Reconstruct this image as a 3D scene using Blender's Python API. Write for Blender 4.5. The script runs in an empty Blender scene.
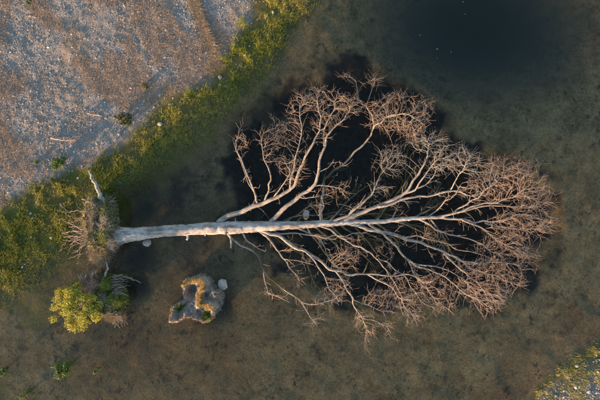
import bpy, math, random
import numpy as np
from mathutils import Vector, Matrix, kdtree

sc = bpy.context.scene
col = sc.collection
R = math.radians

# ------------------------------------------------------------------ camera
CAMH = 16.0
cam_d = bpy.data.cameras.new('camera')
cam_d.lens = 24.0
cam_d.sensor_width = 36.0
cam_d.clip_end = 2000
cam = bpy.data.objects.new('camera', cam_d)
cam.location = (0, 0, CAMH)
cam.rotation_euler = (0, 0, 0)
col.objects.link(cam)
sc.camera = cam

# ------------------------------------------------------------------ sky and sun
SUN_EL = R(7.5)
SUN_DIR = Vector((-0.72, -0.69, 0)).normalized()          # ground direction towards the sun
world = bpy.data.worlds.new('World')
sc.world = world
world.use_nodes = True
wn = world.node_tree
sky = wn.nodes.new('ShaderNodeTexSky')
sky.sky_type = 'NISHITA'
sky.sun_disc = False
sky.sun_elevation = SUN_EL
sky.sun_rotation = math.atan2(SUN_DIR.x, SUN_DIR.y)
sky.air_density = 1.0
sky.dust_density = 1.0
sky.ozone_density = 1.0
wn.nodes['Background'].inputs['Strength'].default_value = 0.15
wn.links.new(sky.outputs['Color'], wn.nodes['Background'].inputs['Color'])

sun_d = bpy.data.lights.new('sun', 'SUN')
sun_d.energy = 5.0
sun_d.angle = R(1.2)
sun_d.color = (1.0, 0.58, 0.30)
sun = bpy.data.objects.new('sun', sun_d)
to_sun = Vector((SUN_DIR.x * math.cos(SUN_EL), SUN_DIR.y * math.cos(SUN_EL), math.sin(SUN_EL)))
sun.rotation_euler = to_sun.to_track_quat('Z', 'Y').to_euler()
sun.location = to_sun * 60
col.objects.link(sun)

sc.view_settings.view_transform = 'Standard'
sc.view_settings.look = 'None'
sc.view_settings.exposure = 1.6
sc.view_settings.gamma = 1.0
sc.view_settings.use_curve_mapping = False
sc.cycles.transparent_max_bounces = 16
sc.cycles.max_bounces = 4
sc.cycles.diffuse_bounces = 2
sc.cycles.glossy_bounces = 2

# ------------------------------------------------------------------ helpers
rng = np.random.RandomState(7)
random.seed(7)
M = 0.04                                                    # metres on the water plane per photo pixel


def W(px, py, z=0.0):
    k = M * (CAMH - z) / CAMH
    return Vector(((px - 300) * k, (200 - py) * k, z))


def hash2(ix, iy, seed):
    n = (ix.astype(np.int64) * 374761393 + iy.astype(np.int64) * 668265263 + seed * 974634777) & 0x7fffffff
    n = ((n ^ (n >> 13)) * 1274126177) & 0x7fffffff
    n = n ^ (n >> 16)
    return (n & 0xffff) / 65535.0


def vnoise(x, y, scale, seed=0):
    x = np.asarray(x, float) / scale
    y = np.asarray(y, float) / scale
    ix = np.floor(x); iy = np.floor(y)
    fx = x - ix; fy = y - iy
    fx = fx * fx * (3 - 2 * fx); fy = fy * fy * (3 - 2 * fy)
    a = hash2(ix, iy, seed); b = hash2(ix + 1, iy, seed)
    c = hash2(ix, iy + 1, seed); d = hash2(ix + 1, iy + 1, seed)
    return (a * (1 - fx) + b * fx) * (1 - fy) + (c * (1 - fx) + d * fx) * fy      # 0..1


def fbm(x, y, scale, seed=0, octs=4):
    x = np.asarray(x, float); y = np.asarray(y, float)
    s = 0; a = 1.0; t = 0
    for o in range(octs):
        ang = 0.6 * o
        xr = x * math.cos(ang) - y * math.sin(ang); yr = x * math.sin(ang) + y * math.cos(ang)
        s = s + a * vnoise(xr, yr, scale / 2 ** o, seed + 17 * o); t += a; a *= 0.5
    return s / t


def sstep(a, b, v):
    t = np.clip((np.asarray(v, float) - a) / (b - a), 0, 1)
    return t * t * (3 - 2 * t)


def seg_dist(x, y, pts, closed=False):
    d = np.full(np.shape(x), 1e9)
    n = len(pts)
    for i in range(n if closed else n - 1):
        ax, ay = pts[i]; bx, by = pts[(i + 1) % n]
        dx, dy = bx - ax, by - ay
        t = np.clip(((x - ax) * dx + (y - ay) * dy) / (dx * dx + dy * dy + 1e-12), 0, 1)
        d = np.minimum(d, np.hypot(x - ax - t * dx, y - ay - t * dy))
    return d


def inside(x, y, poly):
    r = np.zeros(np.shape(x), bool)
    n = len(poly)
    for i in range(n):
        ax, ay = poly[i]; bx, by = poly[(i + 1) % n]
        if ay == by: continue
        c = ((ay > y) != (by > y)) & (x < (bx - ax) * (y - ay) / (by - ay) + ax)
        r ^= c
    return r


def sdist(x, y, poly):
    d = seg_dist(x, y, poly, True)
    return np.where(inside(x, y, poly), d, -d)


def flat(pts):
    return [((p[0] - 300) * M, (200 - p[1]) * M) for p in pts]


# outlines on the ground, in metres
FAR = 6000
SHORE = flat([(900, -2600), (318, -60), (291, 0), (269, 34), (231, 76), (200, 112), (158, 148), (122, 176), (96, 200),
              (72, 226), (38, 256), (0, 280), (-60, 318), (-3000, 1500), (-FAR, 1500), (-FAR, -FAR), (900, -FAR)])
GRAVEL = flat([(800, -2600), (282, -60), (258, 0), (245, 25), (224, 58), (212, 78), (182, 92), (150, 112), (124, 142), (98, 158),
               (62, 178), (28, 192), (0, 214), (-60, 244), (-3000, 1340), (-FAR, 1340), (-FAR, -FAR), (800, -FAR)])
BANK = flat([(522, 408), (548, 384), (578, 362), (606, 346), (690, 300), (1400, 0), (FAR, -2000), (FAR, FAR), (-500, FAR), (380, 700)])
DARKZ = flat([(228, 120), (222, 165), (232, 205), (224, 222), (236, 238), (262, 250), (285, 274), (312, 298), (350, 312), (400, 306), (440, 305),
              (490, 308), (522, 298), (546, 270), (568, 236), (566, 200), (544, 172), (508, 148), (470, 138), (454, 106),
              (432, 86), (398, 72), (374, 58), (344, 58), (322, 74), (292, 80), (258, 92), (240, 104)])  # dark litter outline, widened to take in painted crown shade


def terrain(x, y):
    """height of shore and lake bed"""
    x = np.asarray(x, float); y = np.asarray(y, float)
    wx = x + 0.35 * (fbm(x, y, 1.3, 3) - 0.5); wy = y + 0.35 * (fbm(x, y, 1.3, 9) - 0.5)
    sA = sdist(wx, wy, SHORE); sB = sdist(wx, wy, BANK)
    s = np.maximum(sA, sB)
    land = 0.30 * (1 - np.exp(-np.maximum(s, 0) / 3.0))
    w = np.maximum(-s, 0)
    dep = 0.24 * (1 - np.exp(-w / 1.3))
    px, py = (490 - 300) * M, (200 - 12) * M
    rp = np.hypot((x - px) / 1.15, (y - py) / 0.85)
    dep = dep + 1.25 * (1 - sstep(0.0, 6.1, rp)) * sstep(0.2, 2.2, w)
    sd = sdist(wx, wy, DARKZ)
    dep = dep + 0.55 * sstep(-0.15, 1.1, sd) * sstep(0.1, 1.2, w)
    # hollows scoured next to the roots and stumps
    for (hx, hy, hr, hd) in ((136, 205, 1.1, .35), (136, 258, .9, .3), (133, 288, .55, .22), (222, 308, .7, .25), (150, 180, 1.5, .15)):
        cx, cy = (hx - 300) * M, (200 - hy) * M
        dep = dep + hd * np.exp(-((x - cx) ** 2 + (y - cy) ** 2) / hr ** 2) * sstep(0.05, .8, w)
    h = np.where(s > 0, land, -dep)
    g = sstep(-0.1, 0.9, s)
    u = (x * 0.80 + y * 0.60); v = (-x * 0.60 + y * 0.80)
    rel = (fbm(u * 0.45, v, 0.55, 21, 3) - 0.5) * 0.10 + (fbm(x, y, 0.22, 31, 3) - 0.5) * 0.058
    rel = rel * (1 - sstep(13.5, 19, np.maximum(np.abs(x), np.abs(y) * 1.4)))            # smooth where the sheet gets coarse
    h = h + g * rel + (1 - g) * (fbm(x, y, 0.7, 41, 4) - 0.5) * 0.09
    return h


def hz(x, y):
    return float(terrain(np.array([x]), np.array([y]))[0])


class MB:
    """collects geometry for one mesh object"""
    def __init__(self):
        self.v = []; self.f = []; self.c = []

    def add(self, verts, faces, color=None):
        o = len(self.v)
        self.v.extend(verts)
        self.f.extend([tuple(i + o for i in f) for f in faces])
        if color is not None:
            self.c.extend([color] * len(verts))

    def tube(self, pts, rad, sides=6, cap=True, rough=0.0, color=None):
        n = len(pts)
        pts = [Vector(p) for p in pts]
        o = len(self.v)
        t0 = (pts[1] - pts[0]).normalized()
        up = Vector((0, 0, 1)) if abs(t0.z) < 0.9 else Vector((1, 0, 0))
        a = t0.cross(up).normalized()
        for i in range(n):
            if i == 0: t = t0
            elif i == n - 1: t = (pts[i] - pts[i - 1]).normalized()
            else: t = (pts[i + 1] - pts[i - 1]).normalized()
            a = a - t * a.dot(t)
            if a.length < 1e-6: a = t.orthogonal()
            a.normalize()
            b = t.cross(a)
            for k in range(sides):
                th = 2 * math.pi * k / sides
                r = rad[i] * (1 + (random.uniform(-rough, rough) if rough else 0))
                self.v.append(pts[i] + a * (math.cos(th) * r) + b * (math.sin(th) * r))
                if color is not None: self.c.append(color)
        for i in range(n - 1):
            for k in range(sides):
                k2 = (k + 1) % sides
                self.f.append((o + i * sides + k, o + i * sides + k2, o + (i + 1) * sides + k2, o + (i + 1) * sides + k))
        if cap:
            self.f.append(tuple(o + (n - 1) * sides + k for k in range(sides)))
            self.f.append(tuple(o + k for k in reversed(range(sides))))

    def build(self, name, mat, parent=None, smooth=True):
        me = bpy.data.meshes.new(name)
        me.from_pydata([tuple(p) for p in self.v], [], self.f)
        if self.c:
            at = me.color_attributes.new('Col', 'FLOAT_COLOR', 'POINT')
            at.data.foreach_set('color', np.array([(c[0], c[1], c[2], 1.0) for c in self.c], np.float32).ravel())
        if smooth:
            me.polygons.foreach_set('use_smooth', [True] * len(me.polygons))
        me.materials.append(mat)
        me.update()
        o = bpy.data.objects.new(name, me)
        col.objects.link(o)
        if parent is not None:
            o.parent = parent
            o.matrix_parent_inverse = Matrix.Translation(parent.location).inverted()
        return o


def np_mesh(name, verts, faces, mat, colors=None, smooth=False, parent=None):
    """verts (n,3), faces (m,k) arrays"""
    me = bpy.data.meshes.new(name)
    verts = np.asarray(verts, np.float32); faces = np.asarray(faces, np.int32)
    k = faces.shape[1]
    me.vertices.add(len(verts)); me.vertices.foreach_set('co', verts.ravel())
    me.loops.add(faces.size); me.loops.foreach_set('vertex_index', faces.ravel())
    me.polygons.add(len(faces)); me.polygons.foreach_set('loop_start', np.arange(0, faces.size, k, dtype=np.int32))
    me.update(calc_edges=True)
    if colors is not None:
        at = me.color_attributes.new('Col', 'FLOAT_COLOR', 'POINT')
        at.data.foreach_set('color', np.asarray(colors, np.float32).ravel())
    me.polygons.foreach_set('use_smooth', np.full(len(faces), smooth))
    me.materials.append(mat)
    me.validate()
    o = bpy.data.objects.new(name, me)
    col.objects.link(o)
    if parent is not None:
        o.parent = parent
        o.matrix_parent_inverse = Matrix.Translation(parent.location).inverted()
    return o


def tag(o, label=None, cat=None, group=None, kind=None):
    if label: o['label'] = label
    if cat: o['category'] = cat
    if group: o['group'] = group
    if kind: o['kind'] = kind
    return o


def empty(name, loc):
    o = bpy.data.objects.new(name, None)
    o.empty_display_size = 0.3
    o.location = loc
    col.objects.link(o)
    return o


# ------------------------------------------------------------------ materials
class NT:
    def __init__(self, name):
        self.m = bpy.data.materials.new(name); self.m.use_nodes = True
        self.t = self.m.node_tree; self.n = self.t.nodes; self.l = self.t.links
        self.bsdf = self.n['Principled BSDF']; self.out = self.n['Material Output']
        self.geo = self.n.new('ShaderNodeNewGeometry')

    def link(self, a, b): self.l.new(a, b)

    def setin(self, sock, v):
        if isinstance(v, (int, float)): sock.default_value = v
        elif isinstance(v, tuple): sock.default_value = v if len(v) == 4 or sock.type == 'VECTOR' else (*v, 1)
        else: self.link(v, sock)

    def noise(self, scale, detail=4, rough=0.6, stretch=None, rot=0.0):
        t = self.n.new('ShaderNodeTexNoise')
        t.inputs['Scale'].default_value = scale; t.inputs['Detail'].default_value = detail; t.inputs['Roughness'].default_value = rough
        mp = self.n.new('ShaderNodeMapping')
        mp.inputs['Rotation'].default_value = (0, 0, rot)
        if stretch: mp.inputs['Scale'].default_value = stretch
        self.link(self.geo.outputs['Position'], mp.inputs['Vector']); self.link(mp.outputs['Vector'], t.inputs['Vector'])
        return t.outputs['Fac']

    def voronoi(self, scale, out='Color'):
        t = self.n.new('ShaderNodeTexVoronoi'); t.inputs['Scale'].default_value = scale
        self.link(self.geo.outputs['Position'], t.inputs['Vector'])
        return t.outputs[out]

    def ramp(self, fac, stops):
        r = self.n.new('ShaderNodeValToRGB'); e = r.color_ramp.elements
        while len(e) < len(stops): e.new(0.5)
        for el, (p, c) in zip(e, stops):
            el.position = p; el.color = (*c, 1) if not isinstance(c, (int, float)) else (c, c, c, 1)
        self.setin(r.inputs['Fac'], fac)
        return r.outputs['Color']

    def mix(self, fac, a, b, mode='MIX'):
        m = self.n.new('ShaderNodeMix'); m.data_type = 'RGBA'; m.blend_type = mode
        self.setin(m.inputs['Factor'], fac); self.setin(m.inputs['A'], a) if False else None
        ins = [s for s in m.inputs if s.type == 'RGBA']
        self.setin(ins[0], a); self.setin(ins[1], b)
        return [s for s in m.outputs if s.type == 'RGBA'][0]

    def math(self, op, a, b=None):
        m = self.n.new('ShaderNodeMath'); m.operation = op
        self.setin(m.inputs[0], a)
        if b is not None: self.setin(m.inputs[1], b)
        return m.outputs[0]

    def attr(self, name, out='Color'):
        a = self.n.new('ShaderNodeAttribute'); a.attribute_name = name
        return a.outputs[out]

    def bump(self, h, strength=0.5, dist=0.02):
        b = self.n.new('ShaderNodeBump'); b.inputs['Strength'].default_value = strength; b.inputs['Distance'].default_value = dist
        self.link(h, b.inputs['Height']); self.link(b.outputs['Normal'], self.bsdf.inputs['Normal'])

    def finish(self, colr, rough=0.85, spec=0.2):
        self.setin(self.bsdf.inputs['Base Color'], colr); self.setin(self.bsdf.inputs['Roughness'], rough)
        self.bsdf.inputs['Specular IOR Level'].default_value = spec
        return self.m


def mat_ground():
    t = NT('shore_and_bed')
    sep = t.n.new('ShaderNodeSeparateColor'); t.link(t.attr('Col'), sep.inputs['Color'])
    gravel, green, dark = sep.outputs[0], sep.outputs[1], sep.outputs[2]
    brown = t.attr('Col', 'Alpha')
    # gravel with dry thatch
    peb = t.ramp(t.voronoi(26), [(0.0, (0.15, 0.145, 0.14)), (0.5, (0.26, 0.252, 0.245)), (0.85, (0.36, 0.35, 0.34)), (1.0, (0.46, 0.45, 0.43))])
    peb = t.mix(t.ramp(t.noise(9, 5, .7), [(.35, 0), (.7, 1)]), peb, (0.185, 0.175, 0.165))
    th = t.ramp(t.noise(1.1, 5, .68, (1.0, .45, 1), 0.9), [(.48, 0), (.64, .9)])
    gcol = t.mix(th, peb, t.mix(t.noise(14, 4, .7), (0.16, 0.12, 0.09), (0.33, 0.25, 0.19)))
    # lake bed
    bed = t.ramp(t.noise(2.2, 5, .68), [(.25, (0.115, 0.093, 0.048)), (.5, (0.195, 0.163, 0.094)), (.78, (0.262, 0.22, 0.13))])
    fine = t.ramp(t.noise(13, 4, .72), [(.3, 0.55), (.65, 1.12)])
    bed = t.mix(1.0, bed, fine, 'MULTIPLY')
    bedb = t.mix(1.0, t.ramp(t.noise(2.8, 5, .7), [(.25, (0.105, 0.073, 0.038)), (.55, (0.20, 0.138, 0.072)), (.8, (0.27, 0.19, 0.105))]), fine, 'MULTIPLY')
    bed = t.mix(brown, bed, bedb)
    bed = t.mix(1.0, bed, t.ramp(t.noise(.55, 4, .6), [(.36, .78), (.6, 1.06)]), 'MULTIPLY')
    blot = t.ramp(t.noise(1.9, 5, .78), [(.54, 0), (.68, 0.75)])
    bed = t.mix(blot, bed, (0.022, 0.022, 0.02))
    spots = t.math('MULTIPLY', t.ramp(t.noise(5.5, 4, .7, (1, .6, 1), .5), [(.56, 0), (.64, 1)]), t.ramp(t.noise(.9, 3, .6), [(.47, 0), (.60, .85)]))
    bed = t.mix(spots, bed, (0.024, 0.023, 0.02))
    grn = t.mix(t.noise(6, 6, .7), (0.035, 0.048, 0.013), (0.13, 0.14, 0.035))
    drk = t.mix(t.ramp(t.noise(5, 6, .7), [(.45, 0), (.75, 1)]), (0.010, 0.012, 0.015), (0.034, 0.034, 0.030))  # near-black for leaf litter and painted shade alike
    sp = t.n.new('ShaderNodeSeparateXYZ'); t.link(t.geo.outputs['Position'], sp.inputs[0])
    deep = t.ramp(t.math('MULTIPLY', sp.outputs[2], -0.5), [(.16, 0), (.62, 1)])            # sky reflection of the deep pool painted blue into the bed
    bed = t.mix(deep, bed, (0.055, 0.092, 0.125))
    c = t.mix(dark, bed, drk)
    c = t.mix(green, c, grn)
    c = t.mix(gravel, c, gcol)
    h = t.math('ADD', t.math('MULTIPLY', t.noise(30, 4, .7), 0.5), t.math('MULTIPLY', t.voronoi(26, 'Distance'), -0.6))
    t.bump(h, 0.6, 0.03)
    return t.finish(c, 0.9, 0.15)


def mat_water():
    t = NT('pond_water')
    t.n.remove(t.bsdf)
    tr = t.n.new('ShaderNodeBsdfTransparent'); tr.inputs['Color'].default_value = (0.97, 0.98, 0.97, 1)
    gl = t.n.new('ShaderNodeBsdfGlossy'); gl.inputs['Roughness'].default_value = 0.04
    mx = t.n.new('ShaderNodeMixShader')
    bp = t.n.new('ShaderNodeBump'); bp.inputs['Strength'].default_value = 0.08; bp.inputs['Distance'].default_value = 0.02
    t.link(t.noise(3.0, 3, .5), bp.inputs['Height'])
    t.link(bp.outputs['Normal'], gl.inputs['Normal'])
    # Schlick reflectance, the same from above and from below (light enters the water unbent here)
    dt = t.n.new('ShaderNodeVectorMath'); dt.operation = 'DOT_PRODUCT'
    t.link(t.geo.outputs['Normal'], dt.inputs[0]); t.link(t.geo.outputs['Incoming'], dt.inputs[1])
    c1 = t.math('SUBTRACT', 1.0, t.math('ABSOLUTE', dt.outputs['Value']))
    fr = t.math('ADD', t.math('MULTIPLY', t.math('POWER', c1, 5.0), 0.98), 0.02)
    t.link(fr, mx.inputs[0]); t.link(tr.outputs[0], mx.inputs[1]); t.link(gl.outputs[0], mx.inputs[2])
    t.link(mx.outputs[0], t.out.inputs['Surface'])
    va = t.n.new('ShaderNodeVolumeAbsorption'); va.inputs['Color'].default_value = (0.52, 0.45, 0.24, 1); va.inputs['Density'].default_value = 0.60
    t.link(va.outputs[0], t.out.inputs['Volume'])
    return t.m


def mat_wood(name, pale, dark, warm, scale=1.0, algae=True, grey=None):
    t = NT(name)
    a = t.noise(5 * scale, 6, .65, (0.35, 1, 1))
    c = t.ramp(a, [(.37, dark), (.47, tuple(x * .8 for x in pale)), (.56, pale), (.68, warm)])
    c = t.mix(t.ramp(t.noise(38 * scale, 3, .6, (0.25, 1, 1)), [(.45, 0), (.72, .55)]), c, tuple(x * .55 for x in pale))
    c = t.mix(t.ramp(t.noise(2.6 * scale, 5, .75, (.5, 1, 1)), [(.50, 0), (.66, .75)]), c, tuple(x * 1.25 for x in dark))
    c = t.mix(t.ramp(t.noise(11 * scale, 4, .7), [(.50, 0), (.68, .45)]), c, dark)
    c = t.mix(t.ramp(t.noise(17 * scale, 3, .6, (0.07, 1, 1)), [(.52, 0), (.62, .6)]), c, tuple(x * .8 for x in dark))
    if grey: c = t.mix(t.ramp(t.noise(.75, 3, .55), [(.47, 0), (.60, .85)]), c, t.mix(1.0, c, grey, 'MULTIPLY'))  # cool tint in random clumps, painted in for self-shaded twigs
    if algae:                                                    # soaked and grown over below the waterline
        sp = t.n.new('ShaderNodeSeparateXYZ'); t.link(t.geo.outputs['Position'], sp.inputs[0])
        z = t.math('ADD', sp.outputs[2], t.math('MULTIPLY', t.noise(8, 3, .6), 0.08))
        f = t.ramp(t.math('ADD', z, 0.5), [(.49, 1), (.57, 0)])
        c = t.mix(f, c, (0.12, 0.115, 0.06))
    t.bump(t.noise(30 * scale, 5, .7, (0.3, 1, 1)), 0.8, 0.04)
    return t.finish(c, 0.85, 0.2)


def mat_vcol(name, rough=0.85, translucent=0.0, spec=0.2, vary=0.35, scale=18):
    t = NT(name)
    c = t.attr('Col')
    c = t.mix(1.0, c, t.ramp(t.noise(scale, 4, .6), [(.25, 1 - vary), (.75, 1 + vary * .6)]), 'MULTIPLY')
    t.finish(c, rough, spec)
    if translucent:
        tl = t.n.new('ShaderNodeBsdfTranslucent'); t.link(c, tl.inputs['Color'])
        mx = t.n.new('ShaderNodeMixShader'); mx.inputs[0].default_value = translucent
        t.link(t.bsdf.outputs[0], mx.inputs[1]); t.link(tl.outputs[0], mx.inputs[2]); t.link(mx.outputs[0], t.out.inputs['Surface'])
    return t.m


def mat_rock(name, base, dark, green=(0.10, 0.11, 0.05), algae=0.3):
    t = NT(name)
    c = t.ramp(t.noise(9, 6, .65), [(.28, dark), (.5, base), (.8, tuple(min(1, x * 1.2) for x in base))])
    c = t.mix(t.ramp(t.noise(4, 5, .7), [(.55, 0), (.7, algae)]), c, green)
    t.bump(t.noise(40, 5, .7), 0.5, 0.02)
    return t.finish(c, 0.9, 0.2)


def mat_peat(name, a, b, c3):
    t = NT(name)
    c = t.ramp(t.noise(7, 7, .72), [(.28, a), (.5, b), (.75, c3)])
    t.bump(t.noise(24, 6, .75), 0.9, 0.05)
    return t.finish(c, 0.95, 0.1)


GROUND = mat_ground()
WATER = mat_water()
BARK = mat_wood('weathered_bark', (0.52, 0.51, 0.505), (0.17, 0.155, 0.145), (0.58, 0.54, 0.50))
LIMB = mat_wood('bare_limb_wood', (0.44, 0.42, 0.40), (0.17, 0.145, 0.125), (0.50, 0.42, 0.35), 2.2)
TWIG = mat_wood('dry_twig_wood', (0.56, 0.45, 0.375), (0.29, 0.21, 0.17), (0.64, 0.49, 0.385), 2.0, grey=(0.66, 0.78, 0.94))
SHADETWIG = mat_wood('shaded_twig_wood', (0.42, 0.42, 0.42), (0.22, 0.22, 0.22), (0.5, 0.47, 0.44), 2.0)  # cool shade of the upper sprays put into the twig colour
ROOT = mat_wood('bleached_root_wood', (0.36, 0.32, 0.28), (0.16, 0.13, 0.105), (0.42, 0.33, 0.25), 2.0)
DRIFT = mat_wood('driftwood', (0.42, 0.37, 0.32), (0.22, 0.18, 0.15), (0.48, 0.39, 0.30), 2.0, False)
SOIL = mat_peat('root_soil', (0.05, 0.04, 0.03), (0.15, 0.12, 0.085), (0.27, 0.215, 0.15))
PEAT = mat_peat('crusted_peat', (0.10, 0.08, 0.065), (0.31, 0.28, 0.25), (0.50, 0.455, 0.41))
STONE = mat_rock('pale_stone', (0.38, 0.36, 0.335), (0.16, 0.15, 0.13), (0.17, 0.165, 0.12), .8)
BLADE = mat_vcol('grass_blades', 0.6, 0.3, 0.25, .3, 6)
LEAF = mat_vcol('leaves', 0.55, 0.35, 0.3, .25, 12)
PEBBLE = mat_vcol('pebbles', 0.85, 0, 0.2, .3, 40)
STRAW = mat_vcol('dry_straw', 0.85, 0, 0.15, .3, 20)
LITTER = mat_vcol('sunken_litter', 0.9, 0, 0.1, .3, 20)

# ------------------------------------------------------------------ ground sheet
def axis(lo, hi, step, far):
    a = np.arange(lo, hi + step / 2, step)
    out = []; s = step; p = hi
    while p < far:
        s *= 1.35; p += s; out.append(p)
    out = np.array(out)
    return np.concatenate([(lo - (out - hi))[::-1], a, out])


gx = axis(-14.0, 14.0, 0.06, 190); gy = axis(-9.8, 9.8, 0.06, 190)
X, Y = np.meshgrid(gx, gy)
Z = terrain(X, Y)
nx, ny = len(gx), len(gy)
wx = X + 0.5 * (fbm(X, Y, 0.8, 61) - .5); wy = Y + 0.5 * (fbm(X, Y, 0.8, 67) - .5)
sG = sdist(wx, wy, GRAVEL); sS = sdist(wx, wy, SHORE); sB = sdist(wx, wy, BANK)
n1 = fbm(X, Y, 0.9, 71) - .5
zg = np.maximum(sstep(-0.25, 0.35, sG + n1 * .8), sstep(0.1, 1.2, sB + n1 * 1.2) * .8)
zgreen = sstep(-1.5, -0.1, sS + n1 * 1.9) * (1 - zg) * (.6 + .4 * sstep(.4, .6, fbm(X, Y, .5, 79)))
zgreen = np.maximum(zgreen, sstep(-0.35, 0.1, sB + n1) * (1 - zg) * .55)
# algae on the shallow bed near the left edge
zgreen = np.maximum(zgreen, 0.55 * sstep(0.45, .62, fbm(X, Y, 1.4, 77)) * (1 - sstep(-10.6, -8.8, X)) * (1 - sstep(-3.0, -1.5, Y)))
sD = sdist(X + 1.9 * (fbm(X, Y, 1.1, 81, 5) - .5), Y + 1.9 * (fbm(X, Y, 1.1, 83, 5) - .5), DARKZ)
zdark = sstep(-0.40, 0.55, sD + 2.0 * (fbm(X, Y, .55, 85, 5) - .5)) * (1 - .45 * sstep(.55, .68, fbm(X, Y, .8, 87, 4)) * sstep(2.2, .3, sD))  # leaf litter with the crown's shade painted in, ragged at the edge
for (hx, hy, hr, hd) in ((134, 206, 1.0, .75), (134, 258, .9, .8), (134, 288, .55, .9), (220, 306, .7, .6), (175, 185, 2.2, .7), (205, 258, 2.4, .45), (120, 335, 1.6, .3)):  # shade of root plate, stump and mound painted on, plus darker bed nearby
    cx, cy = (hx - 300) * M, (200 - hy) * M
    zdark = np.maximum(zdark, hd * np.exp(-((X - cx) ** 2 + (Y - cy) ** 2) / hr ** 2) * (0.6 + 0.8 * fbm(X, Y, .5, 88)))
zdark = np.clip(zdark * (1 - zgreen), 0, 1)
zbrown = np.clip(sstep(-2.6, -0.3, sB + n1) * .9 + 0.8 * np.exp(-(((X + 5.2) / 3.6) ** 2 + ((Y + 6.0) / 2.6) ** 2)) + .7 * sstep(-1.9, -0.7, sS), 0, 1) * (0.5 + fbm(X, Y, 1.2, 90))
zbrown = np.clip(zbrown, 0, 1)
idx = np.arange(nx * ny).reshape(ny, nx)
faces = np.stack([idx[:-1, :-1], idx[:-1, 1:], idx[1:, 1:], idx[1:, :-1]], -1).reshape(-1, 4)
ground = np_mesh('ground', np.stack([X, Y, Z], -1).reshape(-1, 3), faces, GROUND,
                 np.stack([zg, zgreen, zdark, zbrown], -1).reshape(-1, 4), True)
tag(ground, 'gravel shore sloping down to the muddy lake bed', kind='structure')

# ------------------------------------------------------------------ water body
wb = MB()
S = 175.0; D = -8.0
wb.add([(-S, -S, 0), (S, -S, 0), (S, S, 0), (-S, S, 0), (-S, -S, D), (S, -S, D), (S, S, D), (-S, S, D)],
       [(0, 1, 2, 3), (7, 6, 5, 4), (0, 4, 5, 1), (1, 5, 6, 2), (2, 6, 7, 3), (3, 7, 4, 0)])
water = wb.build('water', WATER, smooth=False)
tag(water, 'calm clear shallow pond water over a muddy bed', kind='structure')

# ------------------------------------------------------------------ gravel, straw, grass (uncountable)
ICO = []
ph = (1 + 5 ** .5) / 2
for a in (-1, 1):
    for b in (-ph, ph):
        ICO += [(0, a, b), (a, b, 0), (b, 0, a)]
ICO = np.array(ICO, float); ICO /= np.linalg.norm(ICO[0])
from itertools import combinations
el = min(np.linalg.norm(ICO[i] - ICO[j]) for i, j in combinations(range(12), 2))
IF = []
for i, j, k in combinations(range(12), 3):
    if all(abs(np.linalg.norm(ICO[p] - ICO[q]) - el) < 1e-6 for p, q in ((i, j), (j, k), (i, k))):
        nrm = np.cross(ICO[j] - ICO[i], ICO[k] - ICO[i])
        IF.append((i, j, k) if nrm.dot(ICO[i]) > 0 else (i, k, j))
IF = np.array(IF)


def scatter(n, x0, x1, y0, y1):
    return rng.uniform(x0, x1, n), rng.uniform(y0, y1, n)


def pebbles(name, x, y, size, cols, label, cat):
    n = len(x)
    z = terrain(x, y)
    V = ICO[None] * (1 + rng.uniform(-.22, .22, (n, 12, 1)))
    V = V * (size[:, None] * rng.uniform(.7, 1.3, (n, 3)) * np.array([1, 1, .62]))[:, None, :]
    th = rng.uniform(0, 6.28, n); c, s = np.cos(th)[:, None], np.sin(th)[:, None]
    xx = V[..., 0] * c - V[..., 1] * s; yy = V[..., 0] * s + V[..., 1] * c
    V = np.stack([xx + x[:, None], yy + y[:, None], V[..., 2] + (z + size * .25)[:, None]], -1)
    F = (IF[None] + (np.arange(n) * 12)[:, None, None]).reshape(-1, 3)
    C = np.concatenate([np.repeat(cols, 12, 0), np.ones((n * 12, 1))], 1)
    return tag(np_mesh(name, V.reshape(-1, 3), F, PEBBLE, C, False), label, cat, kind='stuff')


def pick(n, palette, w):
    p = np.array(palette)[rng.choice(len(palette), n, p=np.array(w) / sum(w))]
    return p * rng.uniform(.75, 1.25, (n, 1))


x, y = scatter(64000, -13.6, 1.5, -1.5, 9.4)
g = sdist(x + .5 * (fbm(x, y, .8, 61) - .5), y + .5 * (fbm(x, y, .8, 67) - .5), GRAVEL)
keep = (g > -0.25) & (rng.rand(len(x)) < 0.35 + 0.9 * sstep(.35, .65, fbm(x, y, 1.1, 101))) & (rng.rand(len(x)) < sstep(-.3, .5, g))
x, y = x[keep], y[keep]
size = np.clip(rng.lognormal(math.log(.0135), .42, len(x)), .008, .042)
cols = pick(len(x), [(.21, .205, .2), (.30, .295, .285), (.39, .385, .375), (.32, .24, .18), (.66, .65, .64)], [30, 34, 14, 14, 3.5])
pebbles('gravel', x, y, size, cols, 'grey gravel with white chips covering the upper left shore', 'gravel')
# chips scattered among the grass
x, y = scatter(2600, -13.6, 1.5, -4, 9.4)
a = sdist(x, y, SHORE); g = sdist(x, y, GRAVEL)
k = (a > -0.2) & (g < 0.2) & (rng.rand(len(x)) < .5)
x, y = x[k], y[k]
pebbles('gravel', x, y, np.clip(rng.lognormal(math.log(.022), .4, len(x)), .012, .05), pick(len(x), [(.5, .49, .47), (.3, .29, .28), (.65, .64, .62)], [3, 4, 2]),
        'loose pale chips lying between the shore grass', 'gravel')
x, y = scatter(16000, 8.0, 13.6, -9.4, -4.5)
b = sdist(x, y, BANK)
k = (b > -0.1) & (rng.rand(len(x)) < sstep(-.2, 1.4, b))
x, y = x[k], y[k]
pebbles('gravel', x, y, np.clip(rng.lognormal(math.log(.019), .45, len(x)), .009, .06), pick(len(x), [(.2, .2, .21), (.3, .29, .28), (.3, .22, .15), (.6, .58, .55)], [25, 25, 20, 8]),
        'mixed gravel on the bank in the lower right corner', 'gravel')


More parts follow.
